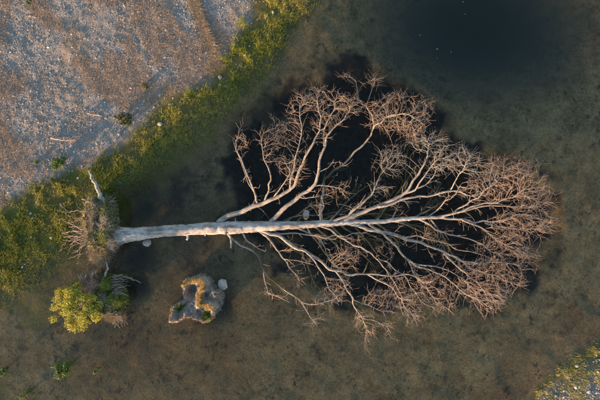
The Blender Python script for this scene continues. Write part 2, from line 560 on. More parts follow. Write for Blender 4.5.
def blades(name, x, y, z, h, w, lean, az, cols, mat, label=None, cat=None, parent=None, kind='stuff'):
    """bent tapering blades; az = lean direction"""
    n = len(x)
    dx, dy = np.cos(az), np.sin(az)
    sx, sy = -dy * w * .5, dx * w * .5
    def P(f, k):        # point at fraction f of the height
        hh = h * f * (1 - .25 * lean * f); out = h * lean * f ** 1.7
        return np.stack([x + dx * out + sx * k, y + dy * out + sy * k, z + hh], -1)
    V = np.stack([P(0, -1), P(0, 1), P(.5, -.8), P(.5, .8), P(1, 0)], 1).reshape(-1, 3)
    o = (np.arange(n) * 5)[:, None]
    F = np.concatenate([o + [0, 1, 3], o + [0, 3, 2], o + [2, 3, 4]], 0)
    C = np.concatenate([np.repeat(cols, 5, 0), np.ones((n * 5, 1))], 1)
    ob = np_mesh(name, V, F, mat, C, False, parent)
    return tag(ob, label, cat, kind=kind)


GREENS = [(.12, .18, .03), (.23, .27, .045), (.36, .36, .055), (.44, .40, .09), (.44, .37, .19), (.075, .12, .027)]
x, y = scatter(600000, -13.6, 1.5, -4.5, 9.4)
xw = x + .5 * (fbm(x, y, .8, 61) - .5); yw = y + .5 * (fbm(x, y, .8, 67) - .5)
a = sdist(xw, yw, SHORE); g = sdist(xw, yw, GRAVEL)
cl = fbm(x, y, .38, 111, 3)
dens = (.25 + .75 * sstep(.36, .58, cl)) * sstep(.45, -.25, g) * sstep(-1.2, -.2, a)
dens = dens * sstep(-.05, .28, fbm(x, y, .5, 117, 3) - .45 - .36 * sstep(-1.6, .35, g) + .24)
dens = np.where(g > 0, dens * .6, dens)
k = rng.rand(len(x)) < dens
x, y, a, cl = x[k], y[k], a[k], cl[k]
z = terrain(x, y)
h = rng.uniform(.06, .2, len(x)) * (.6 + .9 * cl) * np.where(a < -.15, .75, 1.0)
big = fbm(x, y, 1.6, 121, 2)
pal = np.array(GREENS)
ci = np.clip((big * 6.5 - 1 + rng.normal(0, 1.2, len(x))), 0, 5).astype(int)
cols = pal[ci] * rng.uniform(.75, 1.25, (len(x), 1))
az = rng.normal(0.3, 1.2, len(x))
blades('grass', x, y, z, h, rng.uniform(.007, .013, len(x)), rng.uniform(.2, 1.1, len(x)), az, cols, BLADE,
       'short green and straw coloured grass fringing the left shore', 'grass')
x, y = scatter(90000, 8.0, 13.6, -9.4, -4.5)
b = sdist(x, y, BANK)
k = rng.rand(len(x)) < sstep(-.5, .1, b) * sstep(2.6, .5, b) * sstep(.42, .62, fbm(x, y, .4, 131, 3)) * .45
x, y = x[k], y[k]
blades('grass', x, y, terrain(x, y), rng.uniform(.04, .12, len(x)), rng.uniform(.007, .014, len(x)), rng.uniform(.2, 1.1, len(x)), rng.normal(.3, 1.3, len(x)),
       pick(len(x), GREENS, [2, 2, 3, 5, 8, 1]), BLADE, 'sparse grass on the gravel bank in the lower right corner', 'grass')

# dry straw lying in drifts on the gravel
x, y = scatter(270000, -13.6, 1.5, -1.5, 9.4)
u = x * .80 + y * .60; v = -x * .60 + y * .80
pat = fbm(u * 1.1, v * .4, .8, 141, 4) * .55 + fbm(x, y, 2.4, 143, 2) * .45
g = sdist(x, y, GRAVEL)
k = (g > .05) & (rng.rand(len(x)) < sstep(.50, .58, pat) * .85)
x, y = x[k], y[k]
blades('dry_straw', x, y, terrain(x, y) + .004, rng.uniform(.03, .085, len(x)), rng.uniform(.006, .012, len(x)), rng.uniform(.8, 2.4, len(x)), rng.normal(-.9, 1.4, len(x)),
       pick(len(x), [(.43, .31, .215), (.33, .24, .165), (.5, .375, .27), (.25, .18, .13)], [4, 4, 2, 2]), STRAW,
       'flattened dry straw in pinkish brown drifts on the gravel', 'straw')
# the wrack line running down to the grass
t = rng.rand(3600)
lx = np.interp(t, [0, .3, .6, 1], [193, 200, 208, 219]) + rng.normal(0, 2.3, len(t)); ly = t * 70 - 4
x = (lx - 300) * M; y = (200 - ly) * M
blades('wrack_line', x, y, terrain(x, y) + .01, rng.uniform(.06, .16, len(x)), rng.uniform(.010, .02, len(x)), rng.uniform(.8, 2.2, len(x)), rng.normal(-1.2, .8, len(x)),
       pick(len(x), [(.44, .31, .19), (.34, .23, .14), (.5, .37, .24)], [4, 3, 2]), STRAW, 'orange brown line of washed up straw across the gravel', 'wrack')

# dark bits of leaf and stick on the lake bed
x, y = scatter(26000, -12.5, 12.5, -8.6, 8.6)
sA = sdist(x, y, SHORE); sB = sdist(x, y, BANK)
k = (np.maximum(sA, sB) < -.5) & (terrain(x, y) > -.55) & (rng.rand(len(x)) < .06 + .9 * sstep(.56, .70, fbm(x, y, 1.0, 151, 4)))
x, y = x[k], y[k]
blades('sunken_litter', x, y, terrain(x, y) + .004, rng.uniform(.015, .05, len(x)), rng.uniform(.012, .035, len(x)), rng.uniform(2, 5, len(x)) * .4, rng.uniform(0, 6.28, len(x)),
       pick(len(x), [(.05, .042, .03), (.085, .068, .045), (.03, .028, .026)], [4, 4, 2]), LITTER, 'dark sunken leaf litter scattered over the lake bed', 'litter')

# ------------------------------------------------------------------ fallen tree
def spline(P, R_, Zs, step=0.10, wob=0.012):
    """Catmull-Rom through pixel points with heights -> world points and radii"""
    pts = [W(p[0], p[1], z) for p, z in zip(P, Zs)]
    pts = [pts[0] * 2 - pts[1]] + pts + [pts[-1] * 2 - pts[-2]]
    rr = [R_[0]] + list(R_) + [R_[-1]]
    op, orr = [], []
    for i in range(1, len(pts) - 2):
        L = (pts[i + 1] - pts[i]).length
        n = max(2, int(L / step))
        for j in range(n):
            t = j / n
            p0, p1, p2, p3 = pts[i - 1:i + 3]
            p = 0.5 * ((2 * p1) + (p2 - p0) * t + (2 * p0 - 5 * p1 + 4 * p2 - p3) * t * t + (3 * p1 - p0 - 3 * p2 + p3) * t ** 3)
            r = rr[i] * (1 - t) + rr[i + 1] * t
            w = wob if len(op) else 0
            op.append(p + Vector((random.gauss(0, w), random.gauss(0, w), random.gauss(0, w)))); orr.append(r)
    op.append(pts[-2]); orr.append(rr[-2])
    return op, orr


TRUNK_PX = [(104, 237), (112, 236), (122, 235.5), (135, 234), (160, 231.5), (185, 230), (200, 229), (220, 228), (235, 227.5), (260, 226.5), (285, 225.5), (300, 225), (330, 223.5), (352, 222.5),
            (380, 221.5), (400, 219.5), (420, 218), (445, 217)]
TRUNK_R = [12, 10.5, 8.6, 6.8, 5.7, 5.5, 5.8, 6.2, 6.0, 5.2, 4.1, 3.6, 3.1, 2.6, 2.1, 1.9, 1.7, 1.4]
TRUNK_Z = [.42, .40, .36, .33, .29, .27, .25, .25, .25, .25, .26, .27, .30, .34, .42, .48, .55, .65]
# name, parent, pixel points, start and end radius in pixels, heights, whether twigs sprout from it
L = []
def limb(key, parent, P, r0, r1, zs, sprout=0.35):
    zz = np.interp(np.linspace(0, 1, len(P)), np.linspace(0, 1, len(zs)), zs)
    L.append((key, parent, P, r0, r1, list(zz), sprout))

limb('U1', 'T', [(218, 223), (232, 214.5), (247, 209), (262, 204), (275, 198), (287, 191.5), (295, 185), (299, 171), (305, 157), (313, 144), (320, 130), (321, 117), (318, 104)], 3.4, .7, (.25, .5, .9, 1.5, 1.6), .5)
limb('U1a', 'U1', [(258, 205), (256, 196), (252, 186), (244, 167), (236, 150), (236, 141), (242, 133), (246, 137)], 1.3, .4, (.45, .8, .9, .7), .5)
limb('U1b', 'U1', [(264, 203), (269, 190), (271, 180), (268, 167), (263, 152), (261, 137)], 1.3, .5, (.5, .9, 1.0), .4)
limb('U1c', 'U1', [(290, 188), (294, 170), (297, 152), (302, 128), (300, 104)], 1.2, .5, (.8, 1.3, 1.6), .3)
limb('U1d', 'U1', [(257, 206), (254, 192), (246, 176), (240, 158)], .9, .35, (.45, .6, .7), .6)
limb('U1e', 'U1', [(272, 199), (282, 186), (290, 172), (284, 160)], .9, .4, (.6, 1.1, 1.4), .3)
limb('U2', 'T', [(268, 225), (280, 212.5), (295, 200), (307, 191.5), (315, 184), (319, 170), (322, 153), (326, 138), (333, 129), (341, 122), (348, 110)], 3.0, .7, (.25, .5, .9, 1.4, 1.5), .5)
limb('U2a', 'U2', [(324, 146), (324, 130), (331, 115), (334, 102), (340, 94)], .9, .4, (1.1, 1.5, 1.6), .2)
limb('U2b', 'U2', [(312, 187), (326, 186), (334, 187), (343, 189), (346, 184)], .7, .3, (.7, .7, .6), .2)
limb('U2c', 'U2', [(300, 197), (310, 197.5), (321, 196), (324, 206), (318, 216)], .6, .3, (.6, .6, .5), .3)
limb('U2d', 'U2', [(319, 172), (328, 168), (334, 159)], .6, .3, (.9, 1.0), .3)
limb('U3', 'T', [(322, 225), (321, 202), (324, 180), (334, 170), (349, 159), (362, 146), (371, 135), (375, 125), (385, 118), (396, 114)], 2.0, .8, (.1, -.12, -.1, -.02, .1, .9, 1.4), .72)
limb('U3a', 'U3', [(374, 128), (372, 115), (366, 106), (358, 102)], .8, .35, (.5, .9, 1.0), .2)
limb('U3b', 'U3', [(388, 117), (402, 114), (414, 118), (424, 124)], .7, .35, (1.2, 1.6, 1.6), .1)
limb('U4', 'T', [(330, 223), (347, 216), (355, 209), (367, 199), (374, 190), (379, 178), (386, 168)], 1.8, .5, (.3, .6, .8), .6)
limb('U4a', 'U4', [(347, 217), (353, 209), (360, 203), (366, 194)], .8, .35, (.35, .5, .6), .7)
limb('U5', 'T', [(340, 223), (355, 215), (370, 209), (390, 201), (402, 195), (410, 187), (418, 175), (424, 165), (428, 152), (430, 142)], 3.0, .7, (.3, .5, .8, 1.1, 1.0), .6)
limb('U5a', 'U5', [(400, 196.5), (415, 190), (424, 177), (431, 167), (439, 159)], 1.3, .5, (.7, 1.2, 1.4), .6)
limb('U5b', 'U5', [(378, 207), (400, 200), (420, 196), (440, 193.5), (457, 191), (466, 195), (478, 196)], 1.7, .6, (.55, .8, 1.0, 1.1), .6)
limb('U5c', 'U5', [(412, 191), (424, 186), (433, 177), (436, 169)], .8, .4, (.8, 1.2), .5)
limb('U5d', 'U5', [(450, 192), (455, 182), (462, 172), (466, 160)], .9, .4, (.9, 1.4, 1.5), .3)
limb('M1', 'T', [(436, 217.5), (455, 213), (470, 207), (485, 203), (505, 199), (525, 195)], 1.5, .6, (.6, .9, 1.1, 1.2), .3)
limb('M1a', 'M1', [(452, 214), (466, 205), (478, 198), (488, 188), (500, 178)], 1.1, .45, (.7, 1.1, 1.4), .4)
limb('M1b', 'M1', [(462, 212), (485, 206), (506, 206), (524, 208), (540, 206)], 1.0, .4, (.8, 1.1, 1.2), .3)
limb('M2', 'T', [(440, 217.5), (458, 219), (475, 223), (492, 222), (512, 216), (530, 215)], 1.6, .6, (.6, .8, 1.0, 1.1), .3)
limb('M2a', 'M2', [(462, 220), (475, 225), (487, 232), (497, 240), (508, 246)], 1.1, .45, (.8, 1.0, 1.0), .4)
limb('M2b', 'M2', [(485, 223), (504, 227), (522, 229), (542, 227)], .9, .4, (.9, 1.0, .9), .3)
limb('M3', 'T', [(428, 217), (442, 205), (450, 199), (456, 194), (462, 183)], .9, .4, (.55, .9, 1.2), .5)
limb('M4', 'T', [(418, 219), (430, 225), (440, 231), (457, 236), (477, 242), (490, 251), (502, 257)], 1.2, .5, (.5, .6, .8, .9), .6)
limb('L1', 'T', [(350, 224), (367, 229), (382, 232), (400, 236.5), (415, 241), (432, 247.5), (450, 255), (462, 261), (480, 264), (496, 262), (512, 264)], 2.6, .6, (.3, .4, .6, .8, .9), .68)
limb('L1a', 'L1', [(444, 253), (455, 264), (466, 273), (478, 283), (486, 294)], 1.2, .5, (.6, .9, 1.1), .3)
limb('L1b', 'L1', [(396, 235.5), (417, 235.5), (432, 240), (450, 245), (465, 251), (478, 254)], .9, .4, (.45, .2, .3, .6), .8)
limb('L1c', 'L1', [(456, 259), (470, 268), (486, 274), (502, 280)], .9, .4, (.8, 1.0, 1.0), .3)
limb('LF', 'T', [(368, 224), (380, 231), (386, 237), (397, 247), (407, 259), (416, 266), (428, 269), (442, 275), (455, 285), (467, 295), (482, 302)], 1.6, .6, (.36, .5, .7, 1.0, 1.1), .6)
limb('LFa', 'LF', [(412, 263), (432, 266), (447, 270), (460, 277), (470, 286)], .9, .4, (.7, 1.0, 1.1), .3)
limb('LFb', 'LF', [(406, 258), (412, 270), (420, 283), (432, 296)], .9, .4, (.7, 1.0, 1.2), .3)
limb('LB', 'T', [(256, 229), (270, 234), (287, 242), (305, 251), (322, 262), (337, 271), (348, 275.5), (365, 274), (385, 275.5), (405, 274), (418, 279), (428, 288)], 2.3, .6, (.25, .4, .7, .9, 1.1), .7)
limb('LBa', 'LB', [(306, 252), (317, 265), (325, 277), (330, 290), (339, 302)], 1.1, .4, (.5, .8, .9), .4)
limb('LBb', 'LB', [(335, 270), (344, 283), (353, 298), (355, 308), (362, 317), (366, 328), (372, 336)], 1.2, .4, (.65, .9, .8, .5), .4)
limb('LBc', 'LB', [(368, 274.5), (382, 282), (394, 290), (402, 300), (408, 312)], 1.0, .4, (.8, 1.0, 1.0), .4)
limb('LBd', 'LB', [(354, 300), (368, 305), (380, 311), (392, 311)], .6, .3, (.8, .8, .6), .2)
limb('LBe', 'LB', [(363, 318), (374, 320), (381, 324), (391, 333)], .6, .3, (.7, .6, .4), .3)
limb('LA', 'T', [(258, 230), (266, 236), (275, 247), (283, 258), (289, 267), (297, 275)], 1.8, .4, (.2, .25, .15, .4), .7)
limb('LAa', 'LA', [(284, 259), (300, 261), (314, 265)], .6, .35, (.2, .4), .8)
limb('LG', 'T', [(290, 228), (306, 232), (317, 237), (325, 248), (330, 261), (338, 268)], 1.2, .4, (.25, .4, .7), .5)
limb('LH', 'T', [(270, 229), (290, 233), (308, 235), (325, 238), (345, 236.5), (366, 233)], 1.2, .4, (.2, .35, .5, .5), .9)
limb('LE', 'T', [(320, 226), (338, 236), (350, 243), (361, 247), (371, 253), (380, 262), (387, 271), (395, 283), (402, 297), (401, 309)], 1.3, .5, (.15, -.04, .1, .6, .9, .9), .65)
limb('LEa', 'LE', [(378, 259), (388, 262), (398, 272), (410, 286), (420, 300)], .8, .4, (.4, .7, 1.0, 1.1), .5)
limb('LC', 'T', [(226, 231), (234, 240), (247, 248), (258, 256), (264, 270), (275, 282), (287, 292), (302, 302), (315, 304.5), (328, 301), (338, 296)], 1.5, .5, (.15, .05, -.08, -.06, .1, .4, .6), .6)
limb('LCa', 'LC', [(303, 303), (309, 315), (317, 326)], .7, .3, (.35, .5, .4), .3)
limb('LCb', 'LC', [(264, 270), (266, 285), (269, 294), (282, 299), (290, 303)], .7, .35, (0, .3, .4), .5)
limb('LD', 'T', [(241, 231), (247, 241), (259, 249), (266, 252)], 1.3, .4, (.2, .2, .0), 1.1)

tree = tag(empty('fallen_tree', W(112, 236, 0)), 'large bare fallen tree with pale trunk, uprooted and lying in the water', 'tree')
bm = MB()
tp, tr = spline(TRUNK_PX, [r * M for r in TRUNK_R], TRUNK_Z, .08, .008)
lump = [0.0]
for _ in tp: lump.append(lump[-1] * .8 + random.gauss(0, .018))
bm.tube(tp, [r * (1 + l) for r, l in zip(tr, lump)], 26, True, 0.018)
trunk = bm.build('trunk', BARK, tree)
for (P, r) in (([(186, 232), (188, 237), (186.5, 240)], 1.6), ([(229, 232), (231, 240), (231, 248)], 1.3), ([(236, 224), (235.5, 218)], .7), ([(206, 232), (205, 236)], .9)):
    b = MB(); q, rr = spline(P, np.linspace(r, r * .55, len(P)) * M, np.linspace(.28, .3, len(P)), .06, .004)
    b.tube(q, rr, 8, True, .06)
    b.build('branch_stub', BARK, trunk)

objs = {'T': trunk}; top = {'T': 'T'}; skel = {}
nodes = []            # position, parent index, limb key, is_skeleton
par = []; key = []
for (k_, p_, P, r0, r1, zs, sprout) in L:
    P2, z2 = [P[0]], [zs[0]]
    for a_, b_, za, zb_ in zip(P[:-1], P[1:], zs[:-1], zs[1:]):
        ln_ = math.hypot(b_[0] - a_[0], b_[1] - a_[1]); j_ = min(1.3, ln_ * .06)
        P2 += [((a_[0] + b_[0]) / 2 + random.gauss(0, j_), (a_[1] + b_[1]) / 2 + random.gauss(0, j_)), b_]; z2 += [(za + zb_) / 2 + random.gauss(0, j_ * .03), zb_]
    P, zs = P2, z2
    rad = (r1 * .62 + (r0 * .82 - r1 * .62) * np.linspace(1, 0, len(P)) ** 1.25) * M
    q, rr = spline(P, rad, zs, .11, .0045)
    b = MB(); b.tube(q, [r * random.uniform(.98, 1.02) for r in rr], 9 if r0 > 1.5 else 6, True, .04)
    is_main = p_ == 'T'
    objs[k_] = b.build('branch' if is_main else 'side_branch', LIMB, tree if is_main else objs[top[p_]])
    top[k_] = k_ if is_main else top[p_]
    skel[k_] = q
    n = len(q)
    for i, p in enumerate(q):
        if i >= sprout * n and i % 1 == 0:
            nodes.append(p.copy()); par.append(-1); key.append(k_)
i0 = len(tp) - 8
for p in tp[i0:]:
    nodes.append(p.copy()); par.append(-1); key.append('T')

# clouds of points the twigs grow towards: centre, half sizes in pixels, height, count
CL = [(290, 166, 17, 22, 1.3, 110), (268, 142, 15, 18, .9, 70), (241, 140, 8, 12, .8, 12), (318, 100, 24, 13, 1.6, 150), (346, 106, 18, 14, 1.5, 120), (322, 124, 16, 16, 1.4, 70),
      (283, 132, 16, 18, 1.0, 70), (300, 105, 14, 12, 1.5, 60), (346, 79, 7, 8, .5, 10), (372, 82, 11, 9, .5, 26), (385, 116, 20, 16, 1.5, 130), (408, 124, 22, 14, 1.6, 180), (420, 106, 18, 12, 1.0, 80), (395, 99, 18, 8, .9, 60),
      (390, 160, 18, 18, .8, 150), (426, 142, 20, 14, 1.0, 140), (446, 160, 24, 16, 1.5, 220), (466, 160, 16, 16, 1.5, 150), (336, 190, 13, 9, .7, 34), (318, 206, 12, 8, .5, 16), (382, 190, 8, 6, .6, 12),
      (500, 176, 34, 20, 1.4, 380), (530, 196, 24, 22, 1.3, 330), (480, 190, 25, 15, 1.3, 130), (512, 168, 30, 13, .9, 130), (520, 224, 34, 16, 1.2, 300), (545, 224, 12, 12, .9, 60),
      (500, 246, 30, 14, 1.1, 210), (520, 258, 20, 14, .8, 110), (482, 270, 30, 14, 1.0, 210), (510, 277, 16, 16, .8, 90), (486, 297, 21, 17, 1.2, 280), (466, 286, 18, 13, 1.1, 130),
      (430, 287, 24, 16, 1.2, 190), (408, 300, 18, 15, 1.1, 150), (395, 285, 10, 12, 1.0, 50), (376, 296, 16, 12, .8, 80), (366, 322, 13, 14, .6, 40), (386, 325, 9, 8, .5, 14), (412, 315, 14, 8, .9, 40),
      (336, 290, 16, 14, .9, 64), (315, 321, 11, 8, .5, 22), (322, 301, 16, 7, .6, 36), (346, 256, 15, 15, 1.0, 66), (269, 294, 9, 7, .4, 12), (297, 276, 9, 9, .5, 14), (388, 248, 9, 10, .5, 14), (440, 305, 18, 7, 1.0, 60)]
att = []
for (cx, cy, rx, ry, z0, n) in CL:
    for _ in range(int(n * 1.15)):
        d = rng.normal(0, 1, 3); d /= np.linalg.norm(d); r = rng.rand() ** .42
        att.append(W(cx + d[0] * rx * r, cy + d[1] * ry * r, max(.06, z0 + d[2] * .5 * r)))
alive = list(range(len(att)))
STEP = .085; KILL = .11
OUTC = W(270, 226, .3)
nsk = len(nodes)
kids = [0] * len(nodes)
for it in range(46):
    if not alive: break
    kd = kdtree.KDTree(len(nodes))
    for i, p in enumerate(nodes):
        if kids[i] < 3: kd.insert(p, i)
    kd.balance()
    pull = {}
    still = []
    for ai in alive:
        co, i, d = kd.find(att[ai])
        if d < KILL: continue
        still.append(ai)
        pull.setdefault(i, []).append((att[ai] - co).normalized())
    alive = still
    for i, ds in pull.items():
        v = Vector((0, 0, 0))
        for d in ds: v += d
        if v.length < 1e-4: v = ds[0].copy()
        v.normalize()
        if par[i] >= 0: v += (nodes[i] - nodes[par[i]]).normalized() * .75
        v += Vector((nodes[i].x - OUTC.x, nodes[i].y - OUTC.y, 0)).normalized() * .3
        v += Vector((random.gauss(0, .11), random.gauss(0, .11), random.gauss(0, .11)))
        v.normalize()
        nodes.append(nodes[i] + v * STEP); par.append(i); key.append(key[i]); kids.append(0); kids[i] += 1
N = len(nodes)
ch = [[] for _ in range(N)]
for i in range(nsk, N): ch[par[i]].append(i)
for _ in range(2):                                         # ease the kinks out of the grown twigs
    for i in range(nsk, N):
        if ch[i]:
            m_ = max(ch[i]); nodes[i] = nodes[i] * .5 + (nodes[par[i]] + nodes[m_]) * .25
rad2 = [0.0] * N
TIP = .0036
for i in range(N - 1, nsk - 1, -1):
    s = sum(rad2[c] for c in ch[i])
    rad2[i] = max(TIP ** 2.3, s)
rad = [min(r ** (1 / 2.3), .024) if r > 0 else 0 for r in rad2]
sprays = {}
def chain(i, start):
    pts, rr = [nodes[start]], [rad[i]]
    while True:
        pts.append(nodes[i]); rr.append(rad[i])
        cs = ch[i]
        if not cs: break
        m = max(cs, key=lambda c: rad[c])
        for c in cs:
            if c != m: todo.append((c, i))
        i = m
    return pts, rr
todo = [(c, i) for i in range(nsk) for c in ch[i]]
while todo:
    i, st = todo.pop()
    kk = top[key[i]]
    pts, rr = chain(i, st)
    rr[-1] *= .7
    sprays.setdefault(kk, MB()).tube(pts, rr, 4, False)
ntw = 0
for i in range(nsk, N):
    tip = not ch[i]
    for _ in range((2 if tip else 1) if (tip or random.random() < .7) else 0):
        d0 = (nodes[i] - nodes[par[i]]).normalized()
        d = (d0 + Vector((nodes[i].x - OUTC.x, nodes[i].y - OUTC.y, 0)).normalized() * .35 + Vector((random.gauss(0, .62), random.gauss(0, .62), random.gauss(0, .5)))).normalized()
        ax = Vector((random.gauss(0, 1), random.gauss(0, 1), random.gauss(0, 1))).normalized()
        ln = random.uniform(.12, .40); m = 4
        cur = random.gauss(0, .2)
        p = nodes[i].copy(); pts = [p.copy()]
        for _s in range(m):
            d = (Matrix.Rotation(cur, 3, ax) @ d).normalized()
            p = p + d * (ln / m); pts.append(p.copy())
        sprays[top[key[i]]].tube(pts, [.0032, .003, .0028, .0024, .0018], 3, False)
        ntw += 1
# stray shoots along the limbs, some snapped short
def shoot(mb, p, d, ln, r, depth):
    m = max(3, int(ln / .07)); pts = [p.copy()]; cur = p.copy(); q_ = []
    bend = Vector((random.gauss(0, .1), random.gauss(0, .1), random.gauss(0, .06)))
    for s_ in range(m):
        d = (d + bend + Vector((random.gauss(0, .13), random.gauss(0, .13), random.gauss(0, .10)))).normalized()
        cur = cur + d * (ln / m); pts.append(cur.copy()); q_.append((cur.copy(), d.copy()))
    mb.tube(pts, list(np.linspace(r, max(.0032, r * .4), len(pts))), 4, False)
    if depth > 0:
        for (c_, d_) in q_[1:]:
            if random.random() < .55:
                sd_ = Vector((random.gauss(0, 1), random.gauss(0, 1), random.gauss(0, .7))).normalized()
                shoot(mb, c_, (d_ * .9 + sd_ * .8).normalized(), ln * random.uniform(.2, .5), max(.0036, r * .5), depth - 1)


for k_, q in skel.items():
    tot = sum((q[i + 1] - q[i]).length for i in range(len(q) - 1))
    for _ in range(int(tot * 3.6)):
        i = random.randint(int(len(q) * .18), len(q) - 2)
        ax = (q[i + 1] - q[i]).normalized()
        sd_ = Vector((random.gauss(0, 1), random.gauss(0, 1), random.gauss(.15, .7))).normalized()
        ln = random.choice([random.uniform(.08, .25), random.uniform(.2, .5), random.uniform(.3, .85)])
        shoot(sprays.setdefault(top[k_], MB()), q[i], (ax * .9 + sd_).normalized(), ln, random.uniform(.005, .010), 1)
for kk, b in sprays.items():
    o = b.build('twigs', SHADETWIG if kk in ('U4', 'U5') else TWIG, objs[kk]); o['kind'] = 'stuff'
print('nodes', N, 'twiglets', ntw, 'unreached', len(alive))


# drowned branches under the crown
for i in range(26):
    up_ = i % 2 == 0
    bx = 250 + i * 7.2 + random.uniform(-8, 8); an = random.uniform(.25, 1.0) * (1 if up_ else -1)
    ln = random.uniform(45, 105) * (1 - .35 * i / 26)
    P = [(bx, 227 - i * .3)]; a_ = an
    for s_ in range(6):
        a_ += random.gauss(0, .14)
        P.append((P[-1][0] + math.cos(a_) * ln / 6, P[-1][1] - math.sin(a_) * ln / 6))
    zs_ = [0.0] + [random.uniform(-.12, -.02) - .012 * s_ for s_ in range(6)]
    q, rr = spline(P, np.linspace(1.1, .3, 7) * M * random.uniform(.7, 1.1), zs_, .12, .008)
    b = MB(); b.tube(q, rr, 6, True)
    ob = b.build('submerged_branch', LIMB, tree)
    tw_ = MB()
    for _ in range(12):
        j = random.randint(len(q) // 4, len(q) - 2)
        sd_ = Vector((random.gauss(0, 1), random.gauss(0, 1), random.gauss(-.1, .2))).normalized()
        shoot(tw_, q[j], ((q[j + 1] - q[j]).normalized() + sd_ * .8).normalized(), random.uniform(.25, .8), .008, 1)
    tw_.build('twigs', TWIG, ob)['kind'] = 'stuff'


# ------------------------------------------------------------------ root plate of the tree
def blob(cx, cy, cz, rx, ry, rz, mat, name, parent, rot=0.0, amp=.28, seed=1, nu=36, nv=24, freq=2.6):
    V, F = [], []
    for j in range(nv + 1):
        ph_ = math.pi * j / nv
        for i in range(nu):
            th = 2 * math.pi * i / nu
            d = np.array([math.sin(ph_) * math.cos(th), math.sin(ph_) * math.sin(th), math.cos(ph_)])
            V.append(d)
    V = np.array(V)
    def n3(v, s):
        return (vnoise(v[:, 0] * freq + v[:, 2] * 1.7, v[:, 1] * freq - v[:, 2] * 1.3, s, seed) + vnoise(v[:, 2] * freq + v[:, 1], v[:, 0] * freq + 7, s, seed + 5)) - 1
    V = V * (1 + amp * n3(V, 1.0) + amp * .7 * n3(V, .45) + amp * .35 * n3(V, .2))[:, None]
    V = V * np.array([rx, ry, rz])
    c, s = math.cos(rot), math.sin(rot)
    V = np.stack([V[:, 0] * c - V[:, 1] * s + cx, V[:, 0] * s + V[:, 1] * c + cy, V[:, 2] + cz], -1)
    for j in range(nv):
        for i in range(nu):
            i2 = (i + 1) % nu
            F.append((j * nu + i, (j + 1) * nu + i, (j + 1) * nu + i2, j * nu + i2))
    return np_mesh(name, V, F, mat, None, True, parent)


def root(parent, P, zs, r0, r1, mat=ROOT, wob=.02, sides=6, name='root'):
    zz = np.interp(np.linspace(0, 1, len(P)), np.linspace(0, 1, len(zs)), zs)
    q, rr = spline(P, np.linspace(r0, r1, len(P)) * M, zz, .07, wob)
    b = MB(); b.tube(q, rr, sides, True, .08)
    return b.build(name, mat, parent)


def surf_blades(parent, name, px, py, rx, ry, n, ztop, h, pal, wts, mat=BLADE, lean=(.4, 1.6), az=None, droop=False, w=(.010, .022)):
    """tuft of blades over a rounded top"""
    a = rng.uniform(0, 6.28, n); r = np.sqrt(rng.rand(n))
    zz = ztop * (1 - .55 * r ** 2)
    cx = (px - 300) * M * (CAMH - ztop) / CAMH; cy = (200 - py) * M * (CAMH - ztop) / CAMH
    x = cx + np.cos(a) * r * rx * M; y = cy + np.sin(a) * r * ry * M
    az = rng.uniform(0, 6.28, n) if az is None else rng.normal(az, 1.0, n)
    return blades(name, x, y, zz, rng.uniform(h[0], h[1], n), rng.uniform(w[0], w[1], n), rng.uniform(lean[0], lean[1], n), az, pick(n, pal, wts), mat, parent=parent)


def fur(ob, n, h, pals, seed=0, zmin=.05, name='grass_mat', sc_=.35):
    V = np.array([v.co[:] for v in ob.data.vertices]); c = V.mean(0)
    ok = np.where(V[:, 2] > max(zmin, c[2] - .25))[0]
    i = rng.choice(ok, n); P = V[i] + rng.normal(0, .03, (n, 3)); d = V[i] - c
    az = np.arctan2(d[:, 1], d[:, 0]) + rng.normal(0, .9, n)
    k = fbm(P[:, 0] + seed, P[:, 1], sc_, 301 + seed, 3); which = np.clip(((k - .28) / .44 * len(pals)).astype(int), 0, len(pals) - 1)
    cols = np.zeros((n, 3))
    for j, pl in enumerate(pals):
        m_ = which == j; cols[m_] = pick(m_.sum(), pl, [1] * len(pl))
    return blades(name, P[:, 0], P[:, 1], P[:, 2] - .02, rng.uniform(h[0], h[1], n), rng.uniform(.009, .02, n), rng.uniform(.3, 1.6, n), az, cols, BLADE, parent=ob)


BLOND = [(.46, .35, .21), (.36, .27, .16), (.54, .43, .28)]
MOSSY = [(.10, .15, .03), (.16, .2, .04), (.24, .25, .06), (.07, .11, .03)]
ASHY = [(.34, .31, .27), (.26, .23, .2), (.42, .38, .33)]
STRAWP = [(.36, .27, .17), (.26, .2, .13), (.44, .35, .24), (.24, .22, .08)]
plate = blob(*W(98, 229, .42), .34, 1.15, .6, SOIL, 'root_plate', tree, rot=.22, seed=3)
c2 = blob(*W(102, 210, .45), .3, .5, .5, SOIL, 'soil_clod', plate, rot=.1, seed=13)
c3 = blob(*W(101, 252, .25), .32, .42, .36, SOIL, 'soil_clod', plate, rot=.3, seed=23)
fur(plate, 5000, (.05, .16), [BLOND, MOSSY, BLOND, MOSSY, ASHY], 1)
fur(c2, 2200, (.05, .16), [MOSSY, ASHY, MOSSY], 2)
fur(c3, 2000, (.06, .2), [BLOND, ASHY, BLOND], 3)
surf_blades(plate, 'grass_tuft', 103, 214, 9, 16, 2600, 1.0, (.05, .13), GREENS, [5, 4, 2, 1, 2, 7])
surf_blades(plate, 'grass_tuft', 101, 235, 10, 17, 2600, 1.02, (.05, .13), GREENS, [4, 5, 6, 4, 3, 3])
surf_blades(plate, 'dry_grass_tuft', 93, 222, 6, 25, 2600, 1.0, (.05, .16), STRAWP, [4, 3, 4, 2], az=math.pi, lean=(.6, 1.8))
surf_blades(plate, 'dry_grass_tuft', 98, 251, 10, 12, 2600, .75, (.06, .2), STRAWP, [3, 3, 4, 2], az=-2.0, lean=(.6, 1.8))
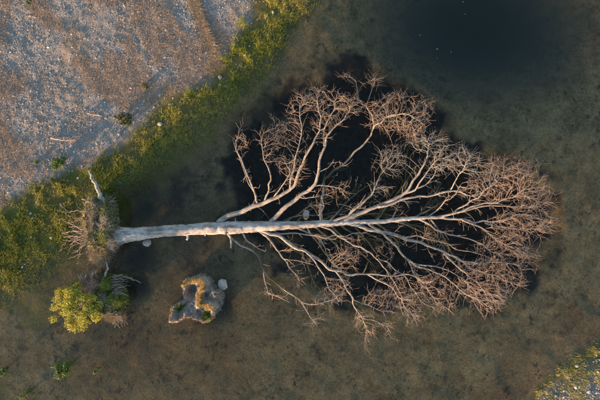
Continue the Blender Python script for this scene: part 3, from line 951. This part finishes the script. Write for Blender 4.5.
# roots fanning out to the left
root(tree, [(104, 203), (99, 192), (94, 181), (89, 170)], (.7, .85, .95, .95), 2.4, .8, BARK)
root(tree, [(96, 205), (90, 202), (82, 199)], (.8, .85, .8), 1.4, .6)
for i in range(58):
    an = random.gauss(math.pi, .5); x0 = random.uniform(88, 97); y0 = 230 - math.sin(an) * random.uniform(4, 24)
    ln = random.choice([random.uniform(5, 14), random.uniform(14, 28), random.uniform(22, 38)]); z0 = random.uniform(.3, .95)
    P = [(x0, y0)]; a_ = an + random.gauss(0, .3)
    for s_ in range(4):
        a_ += random.gauss(0, .35); P.append((P[-1][0] + math.cos(a_) * ln / 4, P[-1][1] - math.sin(a_) * ln / 4))
    root(tree, P, (z0, z0 + random.uniform(-.1, .2), z0 + random.uniform(-.3, .2), max(.1, z0 - random.uniform(0, .5))), random.uniform(.25, .8), .12, wob=.018, sides=4)
root(tree, [(95, 234), (84, 233), (74, 231), (62, 233)], (.6, .65, .5), 1.4, .4)
root(tree, [(95, 238), (85, 239), (76, 236), (64, 237)], (.55, .55, .4), 1.3, .4)
for i in range(9):
    x0 = random.uniform(96, 104); root(tree, [(x0, 252), (x0 - random.uniform(-4, 5), 259), (x0 - random.uniform(-4, 6), 265 + random.uniform(-3, 4))], (.45, .4, .15), .7, .25, sides=5)
for i in range(8):
    y0 = random.uniform(204, 216); root(tree, [(105, y0), (112, y0 - random.uniform(-2, 5)), (117 + random.uniform(-3, 3), y0 - random.uniform(-2, 9))], (.7, .75, .4), .6, .22, sides=5)
for (P, r0_, zz_) in (([(120, 232), (112, 226), (107, 217), (105, 205), (102, 198)], 3.0, (.40, .6, .8, .8)), ([(120, 239), (112, 244), (105, 252), (100, 260)], 2.6, (.38, .5, .5, .3)),
                      ([(116, 234), (106, 229), (98, 224), (90, 218)], 2.2, (.45, .85, 1.0, .85)), ([(116, 237), (106, 240), (97, 243), (88, 247)], 2.0, (.45, .8, .9, .7)), ([(114, 230), (108, 222), (110, 212), (115, 205)], 1.2, (.5, .8, .7, .4))):
    root(tree, P, zz_, r0_, .7, ROOT, sides=8)
surf_blades(plate, 'root_hair', 108, 240, 7, 13, 1500, .86, (.06, .2), [(.30, .27, .24), (.22, .2, .18), (.38, .35, .32)], [3, 3, 2], lean=(.6, 1.8))
surf_blades(plate, 'root_hair', 103, 222, 9, 24, 1100, 1.06, (.06, .2), [(.34, .29, .23), (.24, .2, .16), (.42, .37, .3)], [3, 3, 2], lean=(.6, 1.8))
for (dx, dy) in ((0, -8), (2, 7), (-3, 9)):
    root(tree, [(128, 235 + dy * .35), (116, 236 + dy * .7), (106, 236 + dy * 1.4)], (.34, .36, .35), 3.2, 2.6, BARK, name='root_flare', sides=10)


# ------------------------------------------------------------------ uprooted stump with its shrub
def leaves(name, centers, radii, n, size, pal, wts, parent, up=.5, kind='stuff'):
    cs = np.array([tuple(c) for c in centers]); rs = np.array(radii)
    ci = rng.choice(len(cs), n, p=(rs ** 2).prod(-1) ** .33 / ((rs ** 2).prod(-1) ** .33).sum() if rs.ndim > 1 else rs ** 2 / (rs ** 2).sum())
    d = rng.normal(0, 1, (n, 3)); d /= np.linalg.norm(d, axis=1)[:, None]
    P = cs[ci] + d * (rs[ci][:, None] if rs.ndim == 1 else rs[ci]) * (rng.rand(n, 1) ** .4)
    nr = d * .7 + rng.normal(0, .6, (n, 3)) + np.array([0, 0, up]); nr /= np.linalg.norm(nr, axis=1)[:, None]
    t = np.cross(nr, rng.normal(0, 1, (n, 3))); t /= np.linalg.norm(t, axis=1)[:, None]
    b = np.cross(nr, t)
    s = rng.uniform(size[0], size[1], (n, 1))
    V = np.stack([P - t * s, P + b * s * .42 - nr * s * .1, P + t * s + nr * s * -.25, P - b * s * .42 - nr * s * .1, P + nr * s * .12], 1).reshape(-1, 3)
    o = (np.arange(n) * 5)[:, None]
    F = np.concatenate([o + [0, 1, 4], o + [1, 2, 4], o + [2, 3, 4], o + [3, 0, 4]], 0)
    C = np.concatenate([np.repeat(pick(n, pal, wts), 5, 0), np.ones((n * 5, 1))], 1)
    ob = np_mesh(name, V, F, LEAF, C, False, parent)
    if kind: ob['kind'] = kind
    return ob


stump = tag(empty('tree_stump', W(108, 298, 0)), 'uprooted stump of tangled roots and soil below the fallen trunk, overgrown at left', 'stump')
sb = blob(*W(108, 296, .2), .62, .72, .42, SOIL, 'soil', stump, rot=.3, seed=33)
sb2 = blob(*W(100, 286, .25), .42, .42, .38, SOIL, 'soil_clod', sb, seed=43)
fur(sb, 4200, (.05, .16), [MOSSY, ASHY, MOSSY, BLOND], 4)
fur(sb2, 2600, (.06, .2), [BLOND, [(.40, .27, .2), (.3, .2, .15)], MOSSY], 5)
for i in range(40):                                    # grey roots arching over the hollow on the right
    y0 = 276 + i * .6 + random.uniform(-2, 2); x0 = random.uniform(108, 114)
    ln = random.uniform(8, 18)
    root(stump, [(x0, y0), (x0 + ln * .5, y0 - random.uniform(-1, 4)), (x0 + ln, y0 + random.uniform(-3, 3))], (.55, .62, random.uniform(.1, .5)), random.uniform(.22, .5), .15, sides=4)
root(stump, [(110, 279), (120, 276), (130, 278), (141, 283)], (.5, .6, .4), .9, .35)
root(stump, [(113, 292), (121, 293), (127, 295)], (.5, .5, .35), 1.3, .6)
root(stump, [(104, 284), (105, 275), (108, 268), (106, 262)], (.45, .6, .6), 1.4, .5, BARK)
for i in range(26):                                    # dry roots at the lower edge
    x0 = random.uniform(101, 112); ln = random.uniform(8, 20)
    root(stump, [(x0, 312), (x0 + ln * .5, 316 + random.uniform(-2, 3)), (x0 + ln * .9, 317 + random.uniform(-3, 12))], (.38, .42, .15), random.uniform(.25, .5), .15, sides=4)
for i in range(14):
    x0 = random.uniform(84, 100); a_ = random.uniform(-.4, .5)
    root(stump, [(x0, 288 - (x0 - 84) * .5), (x0 - 2 + a_ * 4, 281 - (x0 - 84) * .5), (x0 - 3 + a_ * 10, 274 - (x0 - 84) * .3)], (.5, .75, .85), .5, .22, sides=4)
surf_blades(stump, 'grass_tuft', 112, 300, 13, 11, 3000, .66, (.04, .11), GREENS, [6, 4, 2, 1, 1, 7])
surf_blades(stump, 'grass_tuft', 104, 285, 10, 9, 2200, .72, (.04, .12), GREENS, [6, 5, 3, 2, 1, 5])
surf_blades(stump, 'dry_grass_tuft', 93, 285, 10, 9, 2000, .72, (.06, .2), [(.32, .22, .16), (.4, .29, .22), (.24, .17, .12)], [3, 3, 2], az=2.4, lean=(.6, 1.6))
surf_blades(stump, 'dry_grass_tuft', 112, 315, 10, 6, 1400, .46, (.06, .2), STRAWP, [3, 3, 4, 2], az=-1.2, lean=(.6, 1.8))

shrub = tag(empty('leafy_shrub', W(88, 303, .3)), 'yellow green leafy shrub growing on the left of the uprooted stump', 'shrub')
SC = [(66, 300, .7), (74, 294, .85), (84, 296, .95), (64, 312, .7), (74, 308, 1.0), (86, 308, 1.05), (70, 322, .7), (80, 320, .85), (92, 298, .95), (93, 312, .85), (60, 306, .5), (76, 328, .45), (98, 304, .75), (62, 297, .5), (88, 322, .6)]
cen = [W(a, b, z) for a, b, z in SC] + [W(random.uniform(58, 96), random.uniform(292, 330), random.uniform(.5, .95)) for _ in range(0)]
for a_ in range(44):
    th = random.uniform(0, 6.28); rr_ = random.uniform(.3, 1.22)
    cen.append(W(79 + math.cos(th) * 23 * rr_, 308 - math.sin(th) * 21 * rr_, 1.05 - .5 * rr_ * rr_ + random.uniform(-.1, .12)))
st = MB()
base = W(94, 302, .3)
for c in cen:
    mid = base.lerp(c, .5) + Vector((random.gauss(0, .05), random.gauss(0, .05), .1))
    st.tube([base, mid, c], [.018, .013, .007], 5, False)
st.build('stems', LIMB, shrub)
YG = [(.44, .42, .05), (.30, .36, .04), (.54, .46, .09), (.18, .26, .03), (.5, .38, .08)]
leaves('foliage', cen, [random.uniform(.11, .23) for _ in cen], 5600, (.028, .055), YG, [5, 5, 4, 4, 2], shrub)

# ------------------------------------------------------------------ peat mound with hooked ridge
mound = tag(empty('peat_mound', W(197, 300, 0)), 'eroded grey peat mound with hooked golden ridge and moss, standing alone in the water', 'peat mound')
OUT = flat([(186, 280), (194, 275), (204, 274.5), (210, 278), (213, 284), (217, 290), (221, 297), (218, 303), (217, 312), (212, 319), (204, 322), (197, 319), (193, 315), (184, 318), (176, 322), (170, 319), (170, 309), (176, 304), (182, 300), (185, 291)])
RID = [(flat([(187, 282), (193, 278.5), (201, 277.5), (206, 281), (205, 288), (201.5, 295), (203, 301), (210, 303.5), (215, 304)]), .34, .16),
       (flat([(186, 284), (184, 294), (180, 302), (173, 309), (172, 319), (180, 318), (190, 314), (197, 318), (205, 320.5), (213, 317), (216, 308)]), .13, .11),
       (flat([(200, 303), (196, 309), (197, 315)]), .10, .11)]
xs = np.arange(-5.4, -2.7, .03); ys = np.arange(-5.15, -2.75, .03)
MX, MY = np.meshgrid(xs, ys)
sd = sdist(MX + .30 * (fbm(MX, MY, .28, 201) - .5), MY + .30 * (fbm(MX, MY, .28, 207) - .5), OUT)
H = -.45 + .62 * sstep(-.10, .05, sd)
wxm = MX + .14 * (fbm(MX, MY, .22, 211) - .5); wym = MY + .14 * (fbm(MX, MY, .22, 217) - .5)
for pts, hh, ww in RID:
    H = H + hh * np.exp(-(seg_dist(wxm, wym, pts) / ww) ** 2) * sstep(-.15, .05, sd)
cxm, cym = flat([(214, 293)])[0]
H = H + .10 * np.exp(-((MX - cxm) ** 2 + (MY - cym) ** 2) / .22 ** 2) * sstep(-.1, .1, sd)
cxm, cym = flat([(193, 290)])[0]
H = H - .42 * np.exp(-((MX - cxm) ** 2 / .19 ** 2 + (MY - cym) ** 2 / .3 ** 2))
H = H + sstep(-.2, 0, sd) * ((fbm(MX, MY, .25, 221) - .5) * .26 + (fbm(MX, MY, .11, 231, 3) - .5) * .22)
ii = np.arange(MX.size).reshape(MX.shape)
fm = np.stack([ii[:-1, :-1], ii[:-1, 1:], ii[1:, 1:], ii[1:, :-1]], -1).reshape(-1, 4)
sdf = sd.ravel()
fm = fm[(sdf[fm] > -.16).all(1)]
used = np.unique(fm); remap = np.full(MX.size, -1); remap[used] = np.arange(len(used))
body = np_mesh('peat_body', np.stack([MX, MY, H], -1).reshape(-1, 3)[used], remap[fm], PEAT, None, True, mound)


def mh(x, y):
    i = np.clip(((x - xs[0]) / .03).astype(int), 0, len(xs) - 1); j = np.clip(((y - ys[0]) / .03).astype(int), 0, len(ys) - 1)
    return H[j, i]


def mound_tuft(name, pts, n, spread, h, pal, wts, lean=(.3, 1.5)):
    P = np.array(pts); t = rng.rand(n) * (len(P) - 1); i = np.minimum(t.astype(int), len(P) - 2); f = (t - i)[:, None]
    q = P[i] * (1 - f) + P[i + 1] * f + rng.normal(0, spread, (n, 2))
    return blades(name, q[:, 0], q[:, 1], mh(q[:, 0], q[:, 1]) - .005, rng.uniform(h[0], h[1], n), rng.uniform(.010, .02, n), rng.uniform(lean[0], lean[1], n), rng.uniform(0, 6.28, n), pick(n, pal, wts), BLADE, parent=mound)


GOLD = [(.50, .33, .11), (.38, .24, .09), (.58, .41, .17), (.44, .34, .08)]
mound_tuft('dry_grass_fringe', RID[0][0], 2600, .055, (.04, .11), GOLD, [4, 3, 2, 2], )
mound_tuft('dry_grass_fringe', RID[1][0], 1500, .04, (.03, .09), [(.33, .25, .19), (.25, .18, .14), (.42, .33, .27)], [4, 3, 2])
mound_tuft('moss_patch', flat([(179, 307), (183, 305)]), 800, .08, (.03, .07), [(.08, .16, .02), (.12, .2, .03)], [1, 1])
mound_tuft('moss_patch', flat([(206, 312), (211, 317)]), 1100, .09, (.03, .08), [(.09, .18, .02), (.18, .24, .03), (.36, .34, .05)], [2, 2, 1])
mound_tuft('moss_patch', flat([(202, 301), (204, 303)]), 200, .05, (.03, .07), [(.10, .13, .03), (.2, .19, .04)], [1, 1])
for i in range(9):                                    # grey roots on its right flank
    a_ = -.9 + i * .25
    root(mound, [(212, 293), (217 + 2 * math.cos(a_), 294 + 5 * math.sin(a_)), (222 + 3 * math.cos(a_), 295 + 10 * math.sin(a_))], (.5, .45, .0), .7, .3, sides=5)


# ------------------------------------------------------------------ stones
def stone(px, py, z, rx, ry, rz, label, seed, cat='stone', group=None, mat=STONE, rot=0.0, name='stone'):
    p = W(px, py, z)
    o = blob(p.x, p.y, p.z, rx, ry, rz, mat, name, None, rot=rot, amp=.2, seed=seed, nu=24, nv=16, freq=2.0)
    # origin at the stone itself
    me = o.data; me.transform(Matrix.Translation(-p)); o.location = p
    return tag(o, label, cat, group)


stone(147, 242.5, .06, .17, .15, .15, 'round whitish stone in the water touching the underside of the pale trunk', 5)
stone(306, 214.5, .02, .13, .18, .15, 'white egg shaped stone in dark water above the trunk between two branches', 6)
stone(222.5, 284.5, .08, .17, .21, .13, 'oval pale stone at the upper right edge of the peat mound', 7, rot=.5)
for i, (px, py, r, lab) in enumerate([
        (160, 124, .09, 'largest white stone in the shore grass, midway along the grass band'),
        (186, 135, .05, 'small white stone at the water side of the grass, right of the largest white stone'),
        (220, 77, .08, 'white stone where the straw line meets the grass, upper of two'),
        (220, 85, .05, 'white stone where the straw line meets the grass, lower of two'),
        (119, 134, .06, 'white stone at the gravel edge just below the dark green bushy plant'),
        (273, 12, .06, 'white stone in the grass band close to the top edge'),
        (131, 88, .05, 'white stone on gravel left of the lone small green plant'),
        (106, 118, .05, 'white stone on gravel by the right end of the upper driftwood stick'),
        (203, 22, .04, 'white stone on the straw line near the top edge'),
        (245, 55, .05, 'white stone in the grass to the right of the straw line'),
        (154, 107, .05, 'white stone at the gravel edge above the largest white stone'),
        (91, 130, .05, 'white stone on gravel between the two driftwood sticks')]):
    p = W(px, py, .15); zz = hz(p.x, p.y)
    stone(px, py, zz + r * .35, r * 1.1, r * .85, r * .7, lab, 60 + i, group='white stones on the left shore', rot=i)
for i, (px, py, r, lab) in enumerate([
        (577, 366, .08, 'largest pale stone on the lower right bank, nearest the water'),
        (589, 392, .07, 'pale stone low on the lower right bank, near the picture corner'),
        (598, 372, .05, 'small pale stone touching the right picture edge on the lower bank'),
        (556, 396, .05, 'small pale stone at the left end of the lower right bank')]):
    p = W(px, py, .05); zz = hz(p.x, p.y)
    stone(px, py, zz + r * .35, r * 1.1, r * .85, r * .7, lab, 90 + i, group='pale stones on the lower right bank', rot=i)


# ------------------------------------------------------------------ driftwood and loose sticks
def stick(P, r0, r1, label, twig=True):
    z = [hz(W(a, b).x, W(a, b).y) + r0 * M * 1.1 + .02 for a, b in P]
    q, rr = spline(P, np.linspace(r0, r1, len(P)) * M, z, .07, .008)
    b = MB(); b.tube(q, rr, 7, True, .08)
    o = b.build('driftwood_stick', DRIFT)
    p = q[0]; o.data.transform(Matrix.Translation(-p)); o.location = p
    return tag(o, label, 'stick')


stick([(88, 113), (95, 114.5), (103, 116)], .9, .5, 'pale driftwood stick on the gravel, upper of the two near the left centre')
stick([(51, 138), (64, 140), (78, 139.5)], .9, .5, 'long thin pale driftwood stick on the gravel, lower of the two near the left centre')
stick([(60, 203), (66, 210), (72, 214)], .7, .3, 'short weathered stick in the grass left of the root plate')


# ------------------------------------------------------------------ small plants
def plant(name, px, py, r, h, n, pal, wts, label, cat='plant', size=(.03, .06), ncl=5, zb=None, pos_z=.1):
    p = W(px, py, pos_z); g_ = hz(p.x, p.y) if zb is None else zb
    e = empty(name, (p.x, p.y, g_)); tag(e, label, cat)
    cs, rs = [], []
    stm = MB()
    for i in range(ncl):
        a = random.uniform(0, 6.28); d = r * random.uniform(.2, .8)
        c = Vector((p.x + math.cos(a) * d, p.y + math.sin(a) * d, max(g_, -.02) + h * random.uniform(.45, .9)))
        cs.append(c); rs.append(r * random.uniform(.32, .5))
        b0 = Vector((p.x, p.y, g_ - .02))
        stm.tube([b0, b0.lerp(c, .5) + Vector((random.gauss(0, .02), random.gauss(0, .02), .02)), c], [.010, .008, .005], 4, False, color=(.08, .09, .03))
    stm.build('stems', LEAF, e)
    leaves('foliage', cs, rs, n, size, pal, wts, e, .8)
    return e


BRIGHT = [(.06, .15, .02), (.09, .19, .03), (.04, .10, .015), (.14, .2, .03)]
plant('water_plant', 63.5, 371, .42, .3, 420, BRIGHT, [4, 3, 4, 2], 'bright green leafy plant rising from the water near the lower left', ncl=9, size=(.035, .07))
plant('water_plant', 96, 371, .14, .16, 60, BRIGHT, [4, 2, 4, 1], 'tiny green sprout in the water right of the bright green plant', ncl=3)
plant('water_plant', 2, 371, .2, .18, 120, BRIGHT, [3, 2, 5, 1], 'small green plant cut by the left picture edge near the bottom', ncl=4)
plant('water_plant', 24, 396, .4, .12, 260, [(.04, .08, .015), (.06, .11, .02)], [1, 1], 'low patch of green water weed at the bottom edge near the left corner', ncl=8, size=(.02, .045))
plant('water_plant', 72, 284, .16, .16, 70, [(.04, .08, .02), (.05, .1, .02)], [1, 1], 'dim green plant in the water just above the yellow shrub', ncl=4)
plant('shore_plant', 62, 163, .32, .26, 420, BRIGHT, [4, 4, 3, 4], 'bright green leafy plant at the gravel edge, larger of the two there', ncl=7)
plant('shore_plant', 40, 163, .13, .14, 90, [(.2, .22, .04), (.12, .17, .03)], [1, 1], 'small yellowish plant on gravel left of the bright green shore plant', ncl=3)
plant('shore_plant', 126, 122, .34, .3, 420, [(.03, .055, .015), (.05, .08, .02), (.08, .10, .03)], [3, 3, 1], 'dark green bushy plant where the gravel meets the grass band', ncl=7)
plant('shore_plant', 33, 3, .2, .2, 200, [(.06, .11, .02), (.1, .14, .03)], [1, 1], 'small green plant on gravel at the top edge near the left corner', ncl=4)
plant('shore_plant', 146, 86, .16, .14, 110, [(.08, .12, .02), (.14, .16, .03)], [1, 1], 'small green plant alone in the middle of the gravel', ncl=4)
plant('shore_plant', 58, 180, .2, .2, 160, [(.07, .11, .02), (.12, .14, .03)], [1, 1], 'tufty green plant at the grass edge below the bright green shore plant', ncl=4)

# ------------------------------------------------------------------ white leaves afloat on the deep pool
for i, (px, py, s, lab) in enumerate([
        (437, 49, .055, 'pale floating fleck on the deep pool, largest of the three close together'),
        (451, 52, .045, 'pale floating fleck on the deep pool, rightmost of the three close together'),
        (437, 58, .03, 'pale floating fleck on the deep pool, lowest of the three close together'),
        (420, 35, .04, 'pale floating fleck alone on the left side of the deep pool'),
        (463, 2, .045, 'pale floating fleck on the deep pool at the top edge'),
        (465, 14, .035, 'pale floating fleck on the deep pool just below the one at the top edge')]):
    p = W(px, py, .004); b = MB(); n = 10
    vs = [(0, 0, .012)]
    for k in range(n):
        th = 2 * math.pi * k / n
        vs.append((math.cos(th) * s * .7, math.sin(th) * s * .4, .004 + .012 * abs(math.cos(th)) ** 2))
    b.add(vs, [(0, 1 + k, 1 + (k + 1) % n) for k in range(n)], (.22, .23, .235))
    o = b.build('floating_leaf', LEAF); o.location = p; o.rotation_euler.z = i * 1.1
    tag(o, lab, 'leaf', 'pale flecks afloat on the deep pool')
